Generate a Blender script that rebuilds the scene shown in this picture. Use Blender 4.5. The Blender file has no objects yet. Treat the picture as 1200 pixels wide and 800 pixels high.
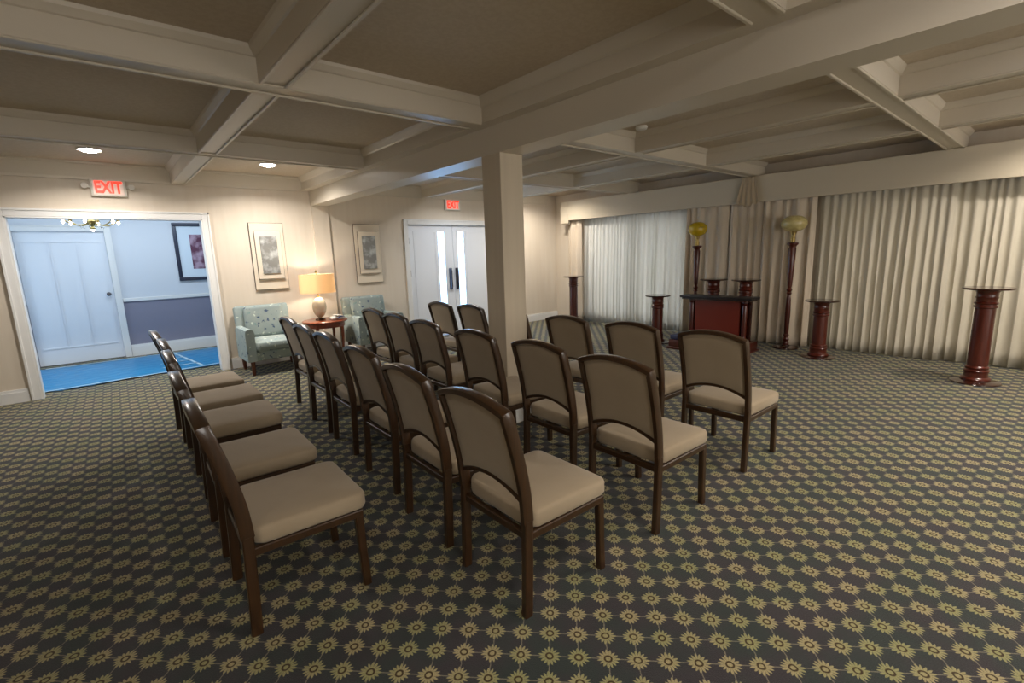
import bpy, bmesh, math, random
from mathutils import Vector, Matrix
random.seed(7)
C = bpy.context.scene.collection
PI = math.pi
R = math.radians

# ------------------------------------------------------------------ materials
def srgb(r, g, b):
    f = lambda c: (c/255/12.92) if c/255 <= .04045 else ((c/255+.055)/1.055)**2.4
    return (f(r), f(g), f(b), 1)

def mat(name, col, rough=.6, metal=0, spec=.5, coat=0, noise=None, bump=None, emis=None, estr=0, trans=0, alpha=1, sheen=0):
    m = bpy.data.materials.new(name); m.use_nodes = True
    nt = m.node_tree; b = nt.nodes['Principled BSDF']
    b.inputs['Base Color'].default_value = col
    b.inputs['Roughness'].default_value = rough
    b.inputs['Metallic'].default_value = metal
    b.inputs['Specular IOR Level'].default_value = spec
    b.inputs['Coat Weight'].default_value = coat
    b.inputs['Coat Roughness'].default_value = .12
    b.inputs['Transmission Weight'].default_value = trans
    b.inputs['Sheen Weight'].default_value = sheen
    if emis: b.inputs['Emission Color'].default_value = emis; b.inputs['Emission Strength'].default_value = estr
    tc = nt.nodes.new('ShaderNodeTexCoord')
    if noise:   # (scale, colour b, low, high, stretch xyz)
        sc, cb, lo, hi, st = noise
        mp = nt.nodes.new('ShaderNodeMapping'); mp.inputs['Scale'].default_value = st
        nt.links.new(tc.outputs['Object'], mp.inputs[0])
        n = nt.nodes.new('ShaderNodeTexNoise'); n.inputs['Scale'].default_value = sc; n.inputs['Detail'].default_value = 4
        nt.links.new(mp.outputs[0], n.inputs['Vector'])
        r = nt.nodes.new('ShaderNodeValToRGB'); r.color_ramp.elements[0].position = lo; r.color_ramp.elements[1].position = hi
        r.color_ramp.elements[0].color = col; r.color_ramp.elements[1].color = cb
        nt.links.new(n.outputs['Fac'], r.inputs[0]); nt.links.new(r.outputs[0], b.inputs['Base Color'])
    if bump:    # (scale, strength, distance)
        n = nt.nodes.new('ShaderNodeTexNoise'); n.inputs['Scale'].default_value = bump[0]; n.inputs['Detail'].default_value = 3
        nt.links.new(tc.outputs['Object'], n.inputs['Vector'])
        bp = nt.nodes.new('ShaderNodeBump'); bp.inputs['Strength'].default_value = bump[1]; bp.inputs['Distance'].default_value = bump[2]
        nt.links.new(n.outputs['Fac'], bp.inputs['Height']); nt.links.new(bp.outputs[0], b.inputs['Normal'])
    return m

def N(nt, typ, **kw):
    n = nt.nodes.new(typ)
    for k, v in kw.items(): setattr(n, k, v)
    return n
def M_(nt, op, a, b=None, c=None):
    n = nt.nodes.new('ShaderNodeMath'); n.operation = op
    for i, v in enumerate((a, b, c)):
        if v is None: continue
        if isinstance(v, (int, float)): n.inputs[i].default_value = v
        else: nt.links.new(v, n.inputs[i])
    return n.outputs[0]
def mixc(nt, f, a, b):
    n = nt.nodes.new('ShaderNodeMix'); n.data_type = 'RGBA'
    nt.links.new(f, n.inputs[0]) if not isinstance(f, float) else setattr(n.inputs[0], 'default_value', f)
    for i, v in ((6, a), (7, b)):
        if isinstance(v, tuple): n.inputs[i].default_value = v
        else: nt.links.new(v, n.inputs[i])
    return n.outputs[2]

def carpet_material():
    m = bpy.data.materials.new('flower_carpet'); m.use_nodes = True; nt = m.node_tree; b = nt.nodes['Principled BSDF']
    tc = N(nt, 'ShaderNodeTexCoord'); sp = N(nt, 'ShaderNodeSeparateXYZ'); nt.links.new(tc.outputs['Object'], sp.inputs[0])
    P = .1079
    nz = N(nt, 'ShaderNodeTexNoise'); nz.inputs['Scale'].default_value = 45; nz.inputs['Detail'].default_value = 2
    nt.links.new(tc.outputs['Object'], nz.inputs['Vector'])
    wob = M_(nt, 'MULTIPLY', M_(nt, 'SUBTRACT', nz.outputs['Fac'], .5), .006)
    X = M_(nt, 'ADD', M_(nt, 'SUBTRACT', sp.outputs[0], -.0158), wob); Y = M_(nt, 'SUBTRACT', M_(nt, 'SUBTRACT', sp.outputs[1], .0519), wob)
    kc, ks = math.cos(R(45.9))/P, math.sin(R(45.9))/P
    u = M_(nt, 'SUBTRACT', M_(nt, 'MULTIPLY', X, kc), M_(nt, 'MULTIPLY', Y, ks)); v = M_(nt, 'ADD', M_(nt, 'MULTIPLY', X, ks), M_(nt, 'MULTIPLY', Y, kc))
    fu = M_(nt, 'SUBTRACT', M_(nt, 'FRACT', M_(nt, 'ADD', u, 100.5)), .5); fv = M_(nt, 'SUBTRACT', M_(nt, 'FRACT', M_(nt, 'ADD', v, 100.5)), .5)
    r = M_(nt, 'SQRT', M_(nt, 'ADD', M_(nt, 'MULTIPLY', fu, fu), M_(nt, 'MULTIPLY', fv, fv)))
    an = M_(nt, 'ARCTAN2', fv, fu)
    petal = M_(nt, 'ADD', .315, M_(nt, 'MULTIPLY', M_(nt, 'COSINE', M_(nt, 'MULTIPLY', an, 15)), .055))
    petal = M_(nt, 'ADD', petal, M_(nt, 'MULTIPLY', M_(nt, 'COSINE', M_(nt, 'MULTIPLY', an, 4)), .02))
    def soft(x, edge, w):   # 1 inside
        n = N(nt, 'ShaderNodeMapRange'); n.interpolation_type = 'SMOOTHSTEP'
        nt.links.new(M_(nt, 'SUBTRACT', edge, x), n.inputs[0])
        n.inputs[1].default_value = -w; n.inputs[2].default_value = w; return n.outputs[0]
    flower = soft(r, petal, .025)
    gaps = soft(M_(nt, 'COSINE', M_(nt, 'MULTIPLY', an, 15)), -.75, .25)           # thin dark slots between petals
    gaps = M_(nt, 'MULTIPLY', gaps, M_(nt, 'SUBTRACT', 1.0, soft(r, .2, .03)))
    flower = M_(nt, 'MULTIPLY', flower, M_(nt, 'SUBTRACT', 1.0, M_(nt, 'MULTIPLY', gaps, .6)))
    ring = M_(nt, 'MULTIPLY', soft(r, .15, .02), M_(nt, 'SUBTRACT', 1.0, soft(r, .085, .02)))
    lines = M_(nt, 'MAXIMUM', soft(M_(nt, 'ABSOLUTE', fu), .018, .012), soft(M_(nt, 'ABSOLUTE', fv), .018, .012))
    big = N(nt, 'ShaderNodeTexNoise'); big.inputs['Scale'].default_value = 5; big.inputs['Detail'].default_value = 3
    nt.links.new(tc.outputs['Object'], big.inputs['Vector'])
    rp = N(nt, 'ShaderNodeValToRGB'); nt.links.new(big.outputs['Fac'], rp.inputs[0])
    e = rp.color_ramp.elements; e[0].position = .38; e[0].color = srgb(58, 54, 57); e[1].position = .62; e[1].color = srgb(51, 57, 55)
    fine = N(nt, 'ShaderNodeTexNoise'); fine.inputs['Scale'].default_value = 260; fine.inputs['Detail'].default_value = 1
    nt.links.new(tc.outputs['Object'], fine.inputs['Vector'])
    base = mixc(nt, M_(nt, 'MULTIPLY', lines, .55), rp.outputs[0], srgb(150, 140, 120))
    rp2 = N(nt, 'ShaderNodeValToRGB'); nt.links.new(big.outputs['Fac'], rp2.inputs[0])
    e = rp2.color_ramp.elements; e[0].position = .4; e[0].color = srgb(160, 148, 110); e[1].position = .6; e[1].color = srgb(145, 142, 98)
    c1 = mixc(nt, flower, base, rp2.outputs[0])
    c2 = mixc(nt, ring, c1, srgb(62, 46, 26))
    hs = N(nt, 'ShaderNodeHueSaturation'); nt.links.new(c2, hs.inputs['Color'])
    nt.links.new(M_(nt, 'ADD', .55, M_(nt, 'MULTIPLY', fine.outputs['Fac'], .9)), hs.inputs['Value'])
    nt.links.new(hs.outputs[0], b.inputs['Base Color'])
    b.inputs['Roughness'].default_value = .95; b.inputs['Specular IOR Level'].default_value = .15; b.inputs['Sheen Weight'].default_value = .15
    bp = N(nt, 'ShaderNodeBump'); bp.inputs['Strength'].default_value = .5; bp.inputs['Distance'].default_value = .004
    nt.links.new(M_(nt, 'ADD', fine.outputs['Fac'], M_(nt, 'MULTIPLY', flower, .5)), bp.inputs['Height']); nt.links.new(bp.outputs[0], b.inputs['Normal'])
    return m

def wallpaper(name, ca, cb, axis=0):
    m = bpy.data.materials.new(name); m.use_nodes = True; nt = m.node_tree; b = nt.nodes['Principled BSDF']
    tc = N(nt, 'ShaderNodeTexCoord'); mp = N(nt, 'ShaderNodeMapping')
    mp.inputs['Scale'].default_value = (1, 1, .06); nt.links.new(tc.outputs['Object'], mp.inputs[0])
    n = N(nt, 'ShaderNodeTexNoise'); n.inputs['Scale'].default_value = 18; n.inputs['Detail'].default_value = 5; nt.links.new(mp.outputs[0], n.inputs['Vector'])
    r = N(nt, 'ShaderNodeValToRGB'); e = r.color_ramp.elements; e[0].position = .3; e[1].position = .7; e[0].color = ca; e[1].color = cb
    nt.links.new(n.outputs['Fac'], r.inputs[0]); nt.links.new(r.outputs[0], b.inputs['Base Color'])
    b.inputs['Roughness'].default_value = .75; b.inputs['Specular IOR Level'].default_value = .3
    return m

def cloth(name, col, transl=.3, tcol=None):
    m = bpy.data.materials.new(name); m.use_nodes = True; nt = m.node_tree; b = nt.nodes['Principled BSDF']; out = nt.nodes['Material Output']
    b.inputs['Base Color'].default_value = col; b.inputs['Roughness'].default_value = .85; b.inputs['Specular IOR Level'].default_value = .2
    t = N(nt, 'ShaderNodeBsdfTranslucent'); t.inputs[0].default_value = tcol or col
    mx = N(nt, 'ShaderNodeMixShader'); mx.inputs[0].default_value = transl
    nt.links.new(b.outputs[0], mx.inputs[1]); nt.links.new(t.outputs[0], mx.inputs[2]); nt.links.new(mx.outputs[0], out.inputs[0])
    tc = N(nt, 'ShaderNodeTexCoord'); n = N(nt, 'ShaderNodeTexNoise'); n.inputs['Scale'].default_value = 350
    nt.links.new(tc.outputs['Object'], n.inputs['Vector'])
    bp = N(nt, 'ShaderNodeBump'); bp.inputs['Strength'].default_value = .2; bp.inputs['Distance'].default_value = .002
    nt.links.new(n.outputs['Fac'], bp.inputs['Height']); nt.links.new(bp.outputs[0], b.inputs['Normal'])
    return m

def blossom_fabric():
    m = bpy.data.materials.new('blue_green_blossom_fabric'); m.use_nodes = True; nt = m.node_tree; b = nt.nodes['Principled BSDF']
    tc = N(nt, 'ShaderNodeTexCoord')
    vo = N(nt, 'ShaderNodeTexVoronoi'); vo.inputs['Scale'].default_value = 15; dn = N(nt, 'ShaderNodeTexNoise'); dn.inputs['Scale'].default_value = 22; nt.links.new(tc.outputs['Object'], dn.inputs['Vector'])
    va = N(nt, 'ShaderNodeVectorMath'); va.operation = 'MULTIPLY_ADD'; va.inputs[1].default_value = (.09, .09, .09)
    nt.links.new(dn.outputs['Color'], va.inputs[0]); nt.links.new(tc.outputs['Object'], va.inputs[2]); nt.links.new(va.outputs[0], vo.inputs['Vector'])
    rp = N(nt, 'ShaderNodeValToRGB'); e = rp.color_ramp.elements; e[0].position = .2; e[0].color = (1, 1, 1, 1); e[1].position = .3; e[1].color = (0, 0, 0, 1)
    nt.links.new(vo.outputs['Distance'], rp.inputs[0])
    sp = N(nt, 'ShaderNodeSeparateColor'); nt.links.new(vo.outputs['Color'], sp.inputs[0])
    cr = N(nt, 'ShaderNodeValToRGB'); cr.color_ramp.interpolation = 'CONSTANT'
    e = cr.color_ramp.elements; e[0].color = srgb(52, 72, 108); e[1].position = .4; e[1].color = srgb(120, 150, 150)
    x = cr.color_ramp.elements.new(.7); x.color = srgb(206, 216, 204)
    nt.links.new(sp.outputs[0], cr.inputs[0])
    n = N(nt, 'ShaderNodeTexNoise'); n.inputs['Scale'].default_value = 7; nt.links.new(tc.outputs['Object'], n.inputs['Vector'])
    bs = mixc(nt, n.outputs['Fac'], srgb(128, 146, 148), srgb(160, 168, 162))
    c = mixc(nt, M_(nt, 'MULTIPLY', rp.outputs[0], .85), bs, cr.outputs[0])
    nt.links.new(c, b.inputs['Base Color']); b.inputs['Roughness'].default_value = .9; b.inputs['Specular IOR Level'].default_value = .2
    return m

WOOD = mat('dark_brown_frame_finish', srgb(60, 37, 17), .28, spec=.6, coat=.4, noise=(14, srgb(44, 27, 12), .35, .7, (6, 6, .6)))
FABRIC = mat('tan_upholstery', srgb(158, 142, 119), .85, spec=.25, noise=(3, srgb(150, 134, 111), .35, .65, (1, 1, 1)), bump=(400, .25, .001), sheen=.2)
GLIDE = mat('black_glide', srgb(20, 18, 16), .5)
MAHOG = mat('polished_mahogany', srgb(84, 28, 14), .28, spec=.5, coat=.35, noise=(9, srgb(64, 20, 10), .3, .7, (5, 5, .5)))
MAHOGD = mat('dark_mahogany', srgb(52, 22, 14), .2, spec=.6, coat=.6, noise=(9, srgb(44, 18, 11), .3, .7, (5, 5, .5)))
CHERRY = mat('cherry_wood', srgb(136, 62, 28), .3, spec=.5, coat=.4, noise=(8, srgb(104, 42, 18), .3, .7, (1, 8, 1)))
CARPET = carpet_material()
WALLM = wallpaper('beige_wallpaper', srgb(218, 207, 191), srgb(214, 202, 185))
BEAM = mat('cream_beam_paint', srgb(205, 195, 178), .4, spec=.5, bump=(30, .04, .003))
COFF = mat('taupe_ceiling_texture', srgb(202, 188, 168), .9, noise=(40, srgb(196, 181, 160), .4, .6, (1, 1, 1)), bump=(220, .4, .003))
COLM = wallpaper('column_wallpaper', srgb(206, 193, 172), srgb(198, 185, 164))
TRIM = mat('white_trim_paint', srgb(228, 228, 226), .4)
DOORM = mat('white_door_paint', srgb(226, 230, 236), .4)
HALLW = mat('pale_hall_paint', srgb(214, 218, 224), .8)
HALLD = mat('slate_blue_hall_paint', srgb(136, 134, 150), .8)
FILM = mat('blue_protective_film', (.0, .19, .42, 1), .35, spec=.5, bump=(7, .6, .02))
SHEER = cloth('white_sheer', srgb(218, 216, 210), .3)
DRAPE = cloth('cream_drape', srgb(222, 208, 188), .12)
VALM = mat('cream_valance_fabric', srgb(204, 193, 172), .85, bump=(300, .2, .001))
BRASS = mat('brass', srgb(168, 146, 92), .38, metal=1)
STEEL = mat('dark_steel', srgb(110, 110, 115), .35, metal=1)
DARKP = mat('dark_pull', srgb(70, 70, 78), .4, metal=.6)
PANELM = mat('cream_art_panel', srgb(222, 210, 190), .6)
PANELE = mat('dark_panel_edge', srgb(96, 84, 74), .7)
PLAST = mat('sign_white_plastic', srgb(216, 210, 198), .4)
WHITE = mat('white_plastic', srgb(230, 228, 222), .4)

# ------------------------------------------------------------------ mesh helpers
class MB:
    def __init__(s): s.bm = bmesh.new()
    def box(s, x0, x1, y0, y1, z0, z1, bevel=0, seg=2, rot=None, about=None):
        r = bmesh.ops.create_cube(s.bm, size=1); vs = r['verts']
        for v in vs: v.co = Vector(((x0+x1)/2+v.co.x*(x1-x0), (y0+y1)/2+v.co.y*(y1-y0), (z0+z1)/2+v.co.z*(z1-z0)))
        if rot:
            c = Vector(about or ((x0+x1)/2, (y0+y1)/2, (z0+z1)/2))
            for v in vs: v.co = c+rot@(v.co-c)
        if bevel:
            es = list({e for v in vs for e in v.link_edges})
            bmesh.ops.bevel(s.bm, geom=es, offset=bevel, segments=seg, affect='EDGES', profile=.5)
        return s
    def rings(s, rings, cap0=True, cap1=True, closed=True):
        V = [[s.bm.verts.new(p) for p in r] for r in rings]; n = len(V[0])
        for a, b in zip(V, V[1:]):
            for i in range(n if closed else n-1):
                j = (i+1) % n
                try: s.bm.faces.new((a[i], a[j], b[j], b[i]))
                except ValueError: pass
        if closed and cap0: s.bm.faces.new(V[0][::-1])
        if closed and cap1: s.bm.faces.new(V[-1])
        return s
    def lathe(s, prof, cx=0, cy=0, z0=0, n=40):
        return s.rings([[(cx+r*math.cos(2*PI*i/n), cy+r*math.sin(2*PI*i/n), z0+z) for i in range(n)] for r, z in prof])
    def tube(s, pts, r, n=10):
        P = [Vector(p) for p in pts]; rs = r if isinstance(r, (list, tuple)) else [r]*len(P); out = []
        up = None
        for i, p in enumerate(P):
            t = ((P[min(i+1, len(P)-1)]-P[max(i-1, 0)])).normalized()
            if up is None: up = Vector((0, 0, 1)) if abs(t.z) < .9 else Vector((1, 0, 0))
            a = t.cross(up).normalized(); b = a.cross(t).normalized(); up = b
            out.append([p+(a*math.cos(2*PI*k/n)+b*math.sin(2*PI*k/n))*rs[i] for k in range(n)])
        return s.rings(out)
    def bar(s, pts, w, d, nrm=(1, 0, 0), closed=False):
        """rectangular section swept along pts; d along nrm, w across"""
        P = [Vector(p) for p in pts]; out = []
        for i, p in enumerate(P):
            t = (P[min(i+1, len(P)-1)]-P[max(i-1, 0)]).normalized()
            a = Vector(nrm); a = (a-t*a.dot(t)).normalized(); b = t.cross(a).normalized()
            c = .25
            hw, hd = w/2, d/2
            sec = [(-hd, -hw+c*hw), (-hd+c*hd, -hw), (hd-c*hd, -hw), (hd, -hw+c*hw), (hd, hw-c*hw), (hd-c*hd, hw), (-hd+c*hd, hw), (-hd, hw-c*hw)]
            out.append([p+a*x+b*y for x, y in sec])
        return s.rings(out)
    def build(s, name, m, parent=None, smooth=True, angle=35):
        bmesh.ops.recalc_face_normals(s.bm, faces=s.bm.faces)
        me = bpy.data.meshes.new(name); s.bm.to_mesh(me); s.bm.free()
        me.materials.append(m)
        if smooth:
            for p in me.polygons: p.use_smooth = True
            me.set_sharp_from_angle(angle=R(angle))
        o = bpy.data.objects.new(name, me); C.objects.link(o)
        if parent: o.parent = parent
        return o

def tag(o, label, cat, group=None, kind=None):
    o['label'] = label; o['category'] = cat
    if group: o['group'] = group
    if kind: o['kind'] = kind
    return o
def empty(name, loc, rz=0):
    o = bpy.data.objects.new(name, None); C.objects.link(o); o.location = loc; o.rotation_euler = (0, 0, rz); o.empty_display_size = .1
    return o
def copy_tree(o, parent=None):
    c = o.copy(); C.objects.link(c); c.parent = parent
    for ch in list(o.children): copy_tree(ch, c)
    return c
def struct(o, label, cat): return tag(o, label, cat, kind='structure')
def rrect(cx, cy, hx, hy, r, z, n=6):
    out = []
    for sx, sy, a0 in ((1, 1, 0), (-1, 1, 90), (-1, -1, 180), (1, -1, 270)):
        for i in range(n+1):
            a = R(a0+90*i/n)
            out.append((cx+sx*(hx-r)+r*math.cos(a), cy+sy*(hy-r)+r*math.sin(a), z))
    return out
def cushion(mb, cx, cy, hx, hy, z0, z1, r=.04, e=.02, dome=.01):
    L = []
    for z, ins in ((z0, e), (z0+e*.35, e*.35), (z0+e, 0), (z1-e, 0), (z1-e*.35, e*.3), (z1, e*1.1), (z1+dome*.6, e+.05), (z1+dome, e+.12)):
        L.append(rrect(cx, cy, hx-ins, hy-ins, max(r-ins*.5, .012), z))
    return mb.rings(L)

# ------------------------------------------------------------------ room
YW, XW, ZC, ZB = 7.57, 7.80, 2.66, 2.48
X0, Y0 = -2.6, -3.6
o = MB().box(X0-.2, XW+.2, Y0-.2, YW+.001, -.1, 0).build('floor', CARPET, smooth=False)
struct(o, 'dark patterned carpet with rows of tan sunflower motifs', 'floor')
HY0, HY1, HX0, HX1 = YW+.14, 9.98, -2.4, 2.9
o = MB().box(HX0-.1, HX1+.1, YW+.001, HY1+.2, -.1, 0).build('floor', CARPET, smooth=False)
struct(o, 'patterned carpet of the hallway beyond the wide opening', 'floor')

# back wall with opening (x -.70..1.125) and double-door hole
OX0, OX1, OZ = -.70, 1.125, 2.045
DX0, DX1, DZ = 4.13, 6.03, 2.03
w = MB()
w.box(X0-.14, OX0, YW, YW+.14, 0, 2.75).box(OX1, DX0, YW, YW+.14, 0, 2.75).box(OX0, OX1, YW, YW+.14, OZ, 2.75)
w.box(DX0, DX1, YW, YW+.14, DZ, 2.75).box(DX1, XW+.14, YW, YW+.14, 0, 2.75)
struct(w.build('wall_back', WALLM, smooth=False), 'beige papered wall holding the wide opening and white double doors', 'wall')
struct(MB().box(2.55, 2.79, YW-.035, YW-.0005, 0, 2.27).build('wall_pilaster', WALLM, smooth=False), 'narrow beige pilaster under the big beam behind table lamp', 'wall')
struct(MB().box(X0-.14, X0, Y0, YW, 0, 2.75).build('wall_left', WALLM, smooth=False), 'beige side wall left of the rows', 'wall')
w = MB()
w.box(X0-.14, XW+.14, Y0-.14, Y0, 0, .5).box(X0-.14, XW+.14, Y0-.14, Y0, 2.3, 2.75)
w.box(X0-.14, -1.2, Y0-.14, Y0, .5, 2.3).box(1.0, 3.6, Y0-.14, Y0, .5, 2.3).box(5.8, XW+.14, Y0-.14, Y0, .5, 2.3)
struct(w.build('wall_front', WALLM, smooth=False), 'beige wall with two added fill windows behind the viewpoint', 'wall')
# curtain wall with window openings behind the sheers
w = MB()
w.box(XW, XW+.14, Y0-.14, YW, 0, .15).box(XW, XW+.14, Y0-.14, YW, 2.05, 2.75)
w.box(XW, XW+.14, 6.6, YW, .15, 2.05).box(XW, XW+.14, 2.3, 4.4, .15, 2.05).box(XW, XW+.14, Y0-.14, -2.4, .15, 2.05)
struct(w.build('wall_right', WALLM, smooth=False), 'beige wall behind the long curtains', 'wall')

def daylight_pane(name, verts_box, label, strength, col):
    m = mat('daylit_glass', (.8, .85, .9, 1), .2, emis=col, estr=strength)
    f = empty(name, (0, 0, 0)); struct(f, label, 'window')
    x0, x1, y0, y1, z0, z1 = verts_box
    MB().box(*verts_box).build('pane', m, f, smooth=False)
    fr = MB()
    if x1-x0 < .1:
        for k in range(3):
            yy = y0+(y1-y0)*k/2; fr.box(x0-.03, x0-.002, max(yy-.03, y0), min(yy+.03, y1), z0, z1)
        fr.box(x0-.03, x0-.002, y0, y1, z0, z0+.05).box(x0-.03, x0-.002, y0, y1, z1-.05, z1)
    else:
        for k in range(3):
            xx = x0+(x1-x0)*k/2; fr.box(max(xx-.03, x0), min(xx+.03, x1), y1+.002, y1+.03, z0, z1)
        fr.box(x0, x1, y1+.002, y1+.03, z0, z0+.05).box(x0, x1, y1+.002, y1+.03, z1-.05, z1)
    fr.build('window_frame', TRIM, f, smooth=False)
    return f
DAY = (.80, .90, 1, 1)
daylight_pane('window_1', (XW+.05, XW+.07, 4.4, 6.6, .15, 2.05), 'daylit window hidden behind the white sheer curtain', 4.2, (.88, .94, 1, 1))
daylight_pane('window_2', (XW+.05, XW+.07, -2.4, 2.3, .15, 2.05), 'daylit window hidden behind the long cream curtain', .9, (1, .98, .96, 1))
daylight_pane('fill_window_3', (-1.2, 1.0, Y0-.09, Y0-.07, .5, 2.3), 'added fill window in the wall behind the viewpoint, nearer the left wall', 5.2, (1, .96, .91, 1))  # unseen glowing window added as general fill for room and ceiling
daylight_pane('fill_window_4', (3.6, 5.8, Y0-.09, Y0-.07, .5, 2.3), 'added fill window in the wall behind the viewpoint, nearer the curtains', 5.2, (1, .96, .91, 1))  # second unseen window, also added as fill

# ceiling: coffer panel + beams
struct(MB().box(X0-.14, XW+.14, Y0-.14, YW, ZC, ZC+.12).build('ceiling', COFF, smooth=False), 'taupe textured ceiling panels inside the coffers', 'ceiling')
def molded_beam(x0, x1, y0, y1, z0, axis, name='ceiling_beam'):
    """box beam with a small bead along its lower edges and a cove at its top"""
    mb = MB().box(x0, x1, y0, y1, z0, ZC)
    t = .022; g = .03
    if axis == 'x':
        for yy, s in ((y0, 1), (y1, -1)):
            a, b = sorted((yy+s*g*.0, yy+s*t)); mb.box(x0, x1, a, b, z0-.012, z0+.001, .004, 1)
        for yy, s in ((y0, -1), (y1, 1)):
            P = [(0, ZC-.055), (s*.012, ZC-.05), (s*.035, ZC-.02), (s*.042, ZC-.001), (0, ZC-.001)]
            mb.rings([[(xx, yy+dy, z) for dy, z in P] for xx in (x0, x1)])
    else:
        for xx, s in ((x0, 1), (x1, -1)):
            a, b = sorted((xx, xx+s*t)); mb.box(a, b, y0, y1, z0-.012, z0+.001, .004, 1)
        for xx, s in ((x0, -1), (x1, 1)):
            P = [(0, ZC-.055), (s*.012, ZC-.05), (s*.035, ZC-.02), (s*.042, ZC-.001), (0, ZC-.001)]
            mb.rings([[(xx+dx, yy, z) for dx, z in P] for yy in (y0, y1)])
    return mb.build(name, BEAM, smooth=False)
XB = [(-1.22, -1.06), (.95, 1.11), (3.14, 3.32), (5.34, 5.50)]
wh = {0: 'behind the viewpoint', 1: 'nearest the viewpoint', 2: 'beside the column', 3: 'next before the wall with the exit signs'}
for i, (a, b) in enumerate(XB):
    struct(molded_beam(X0, 2.43, a, b, ZB, 'x'), 'cream cross beam on the doorway side of the big beam, %s' % wh[i], 'ceiling beam')
    struct(molded_beam(2.79, 7.66, a, b, ZB, 'x'), 'cream cross beam on the curtain side of the big beam, %s' % wh[i], 'ceiling beam')
ys = [(Y0, -1.22), (-1.06, .95), (1.11, 3.14), (3.32, 5.34), (5.50, YW)]
yn = ['behind the viewpoint', 'overhead of the viewpoint', 'in the nearest bay', 'in the bay past the column', 'in the bay against the back wall']
for j, (xa, xb, nm) in enumerate([(-2.2, -2.04, 'farthest left'), (-1.0, -.84, 'left of the recessed lights'), (.84, 1.0, 'between the two recessed lights'), (4.43, 4.60, 'first from the big beam toward the curtains'), (5.92, 6.10, 'second from the big beam toward the curtains')]):
    for (ya, yb), s in zip(ys, yn):
        struct(molded_beam(xa, xb, ya, yb, ZB, 'y'), 'short cream beam %s, %s' % (nm, s), 'ceiling beam')
mb = MB().box(2.43, 2.79, Y0, YW-.001, ZB, ZC).box(2.54, 2.78, Y0, YW-.001, 2.27, ZB+.001)
P = [(0, ZC-.07), (-.015, ZC-.06), (-.045, ZC-.02), (-.055, ZC-.001), (0, ZC-.001)]
mb.rings([[(2.43+dx, yy, z) for dx, z in P] for yy in (Y0, YW-.002)])
mb.rings([[(2.79-dx, yy, z) for dx, z in P] for yy in (Y0, YW-.002)])
struct(mb.build('ceiling_beam', BEAM, smooth=False), 'deep cream main beam carried by the column', 'ceiling beam')
# crown along back wall
def crown(mb, pts_xy, nx, ny, z=ZB, d=.10):
    (xa, ya), (xb, yb) = pts_xy
    P = [(0, z-.012), (.03, z-.012), (.034, z+.015), (.05, z+.06), (d-.02, ZC-.03), (d, ZC-.02), (d, ZC), (0, ZC)]
    mb.rings([[(x+nx*q, y+ny*q, zz) for q, zz in P] for x, y in ((xa, ya), (xb, yb))])
    return mb
mb = crown(MB(), ((X0, YW), (2.43, YW)), 0, -1)
struct(mb.build('trim_1', BEAM, smooth=False), 'cream crown moulding over the wide opening', 'crown moulding')
mb = crown(MB(), ((2.79, YW), (7.5, YW)), 0, -1)
struct(mb.build('trim_2', BEAM, smooth=False), 'cream crown moulding over the double doors', 'crown moulding')
# column
struct(MB().box(2.54, 2.78, 3.07, 3.31, 0, 2.27, .004, 1).build('column', COLM, smooth=False), 'square beige column standing among the chairs', 'column')
mb = MB()
g = .018
def base_strip(mb, x0, x1, y0, y1, nx, ny, h=.15, t=.018):
    mb.box(min(x0, x0+nx*t), max(x1, x1+nx*t), min(y0, y0+ny*t), max(y1, y1+ny*t), 0, h-.03)
    mb.box(min(x0, x0+nx*t*.6), max(x1, x1+nx*t*.6), min(y0, y0+ny*t*.6), max(y1, y1+ny*t*.6), h-.032, h)
for a in ((2.52, 2.80, 3.069, 3.069, 0, -1), (2.52, 2.80, 3.311, 3.311, 0, 1), (2.539, 2.539, 3.07, 3.31, -1, 0), (2.781, 2.781, 3.07, 3.31, 1, 0)): base_strip(mb, *a)
struct(mb.build('baseboard_column', TRIM, smooth=False), 'white baseboard around the foot of the column', 'baseboard')
mb = MB(); base_strip(mb, X0, -.80, YW-.001, YW-.001, 0, -1)
struct(mb.build('baseboard_left', TRIM, smooth=False), 'white baseboard left of the wide opening', 'baseboard')
mb = MB(); base_strip(mb, 1.24, 2.54, YW-.001, YW-.001, 0, -1)
struct(mb.build('baseboard_middle', TRIM, smooth=False), 'white baseboard behind the floral armchair beside the opening', 'baseboard')
mb = MB(); base_strip(mb, 2.80, 4.04, YW-.001, YW-.001, 0, -1)
struct(mb.build('baseboard_back', TRIM, smooth=False), 'white baseboard behind the floral armchair beside the double doors', 'baseboard')
mb = MB(); base_strip(mb, 6.12, XW, YW-.001, YW-.001, 0, -1)
struct(mb.build('baseboard_right', TRIM, smooth=False), 'white baseboard between the double doors and the curtains', 'baseboard')

# opening casing + jambs
def casing(mb, x0, x1, z, y, wd=.10, t=.022):
    for a, b in ((x0-wd, x0), (x1, x1+wd)):
        mb.box(a, b, y-t, y-.001, 0, z+wd, .004, 1)
    mb.box(x0, x1, y-t, y-.001, z, z+wd, .004, 1)
    mb.box(x0-wd, x0-wd+.02, y-t-.01, y-t, 0, z+wd).box(x1+wd-.02, x1+wd, y-t-.01, y-t, 0, z+wd).box(x0-wd, x1+wd, y-t-.01, y-t, z+wd-.02, z+wd)
mb = MB(); casing(mb, OX0, OX1, OZ, YW, .085)
mb.box(OX0-.001, OX0+.015, YW-.02, YW+.15, 0, OZ).box(OX1-.015, OX1+.001, YW-.02, YW+.15, 0, OZ).box(OX0, OX1, YW-.02, YW+.15, OZ-.015, OZ+.001)
struct(mb.build('trim_3', TRIM, smooth=False), 'white casing around the wide hallway opening', 'door casing')
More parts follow.
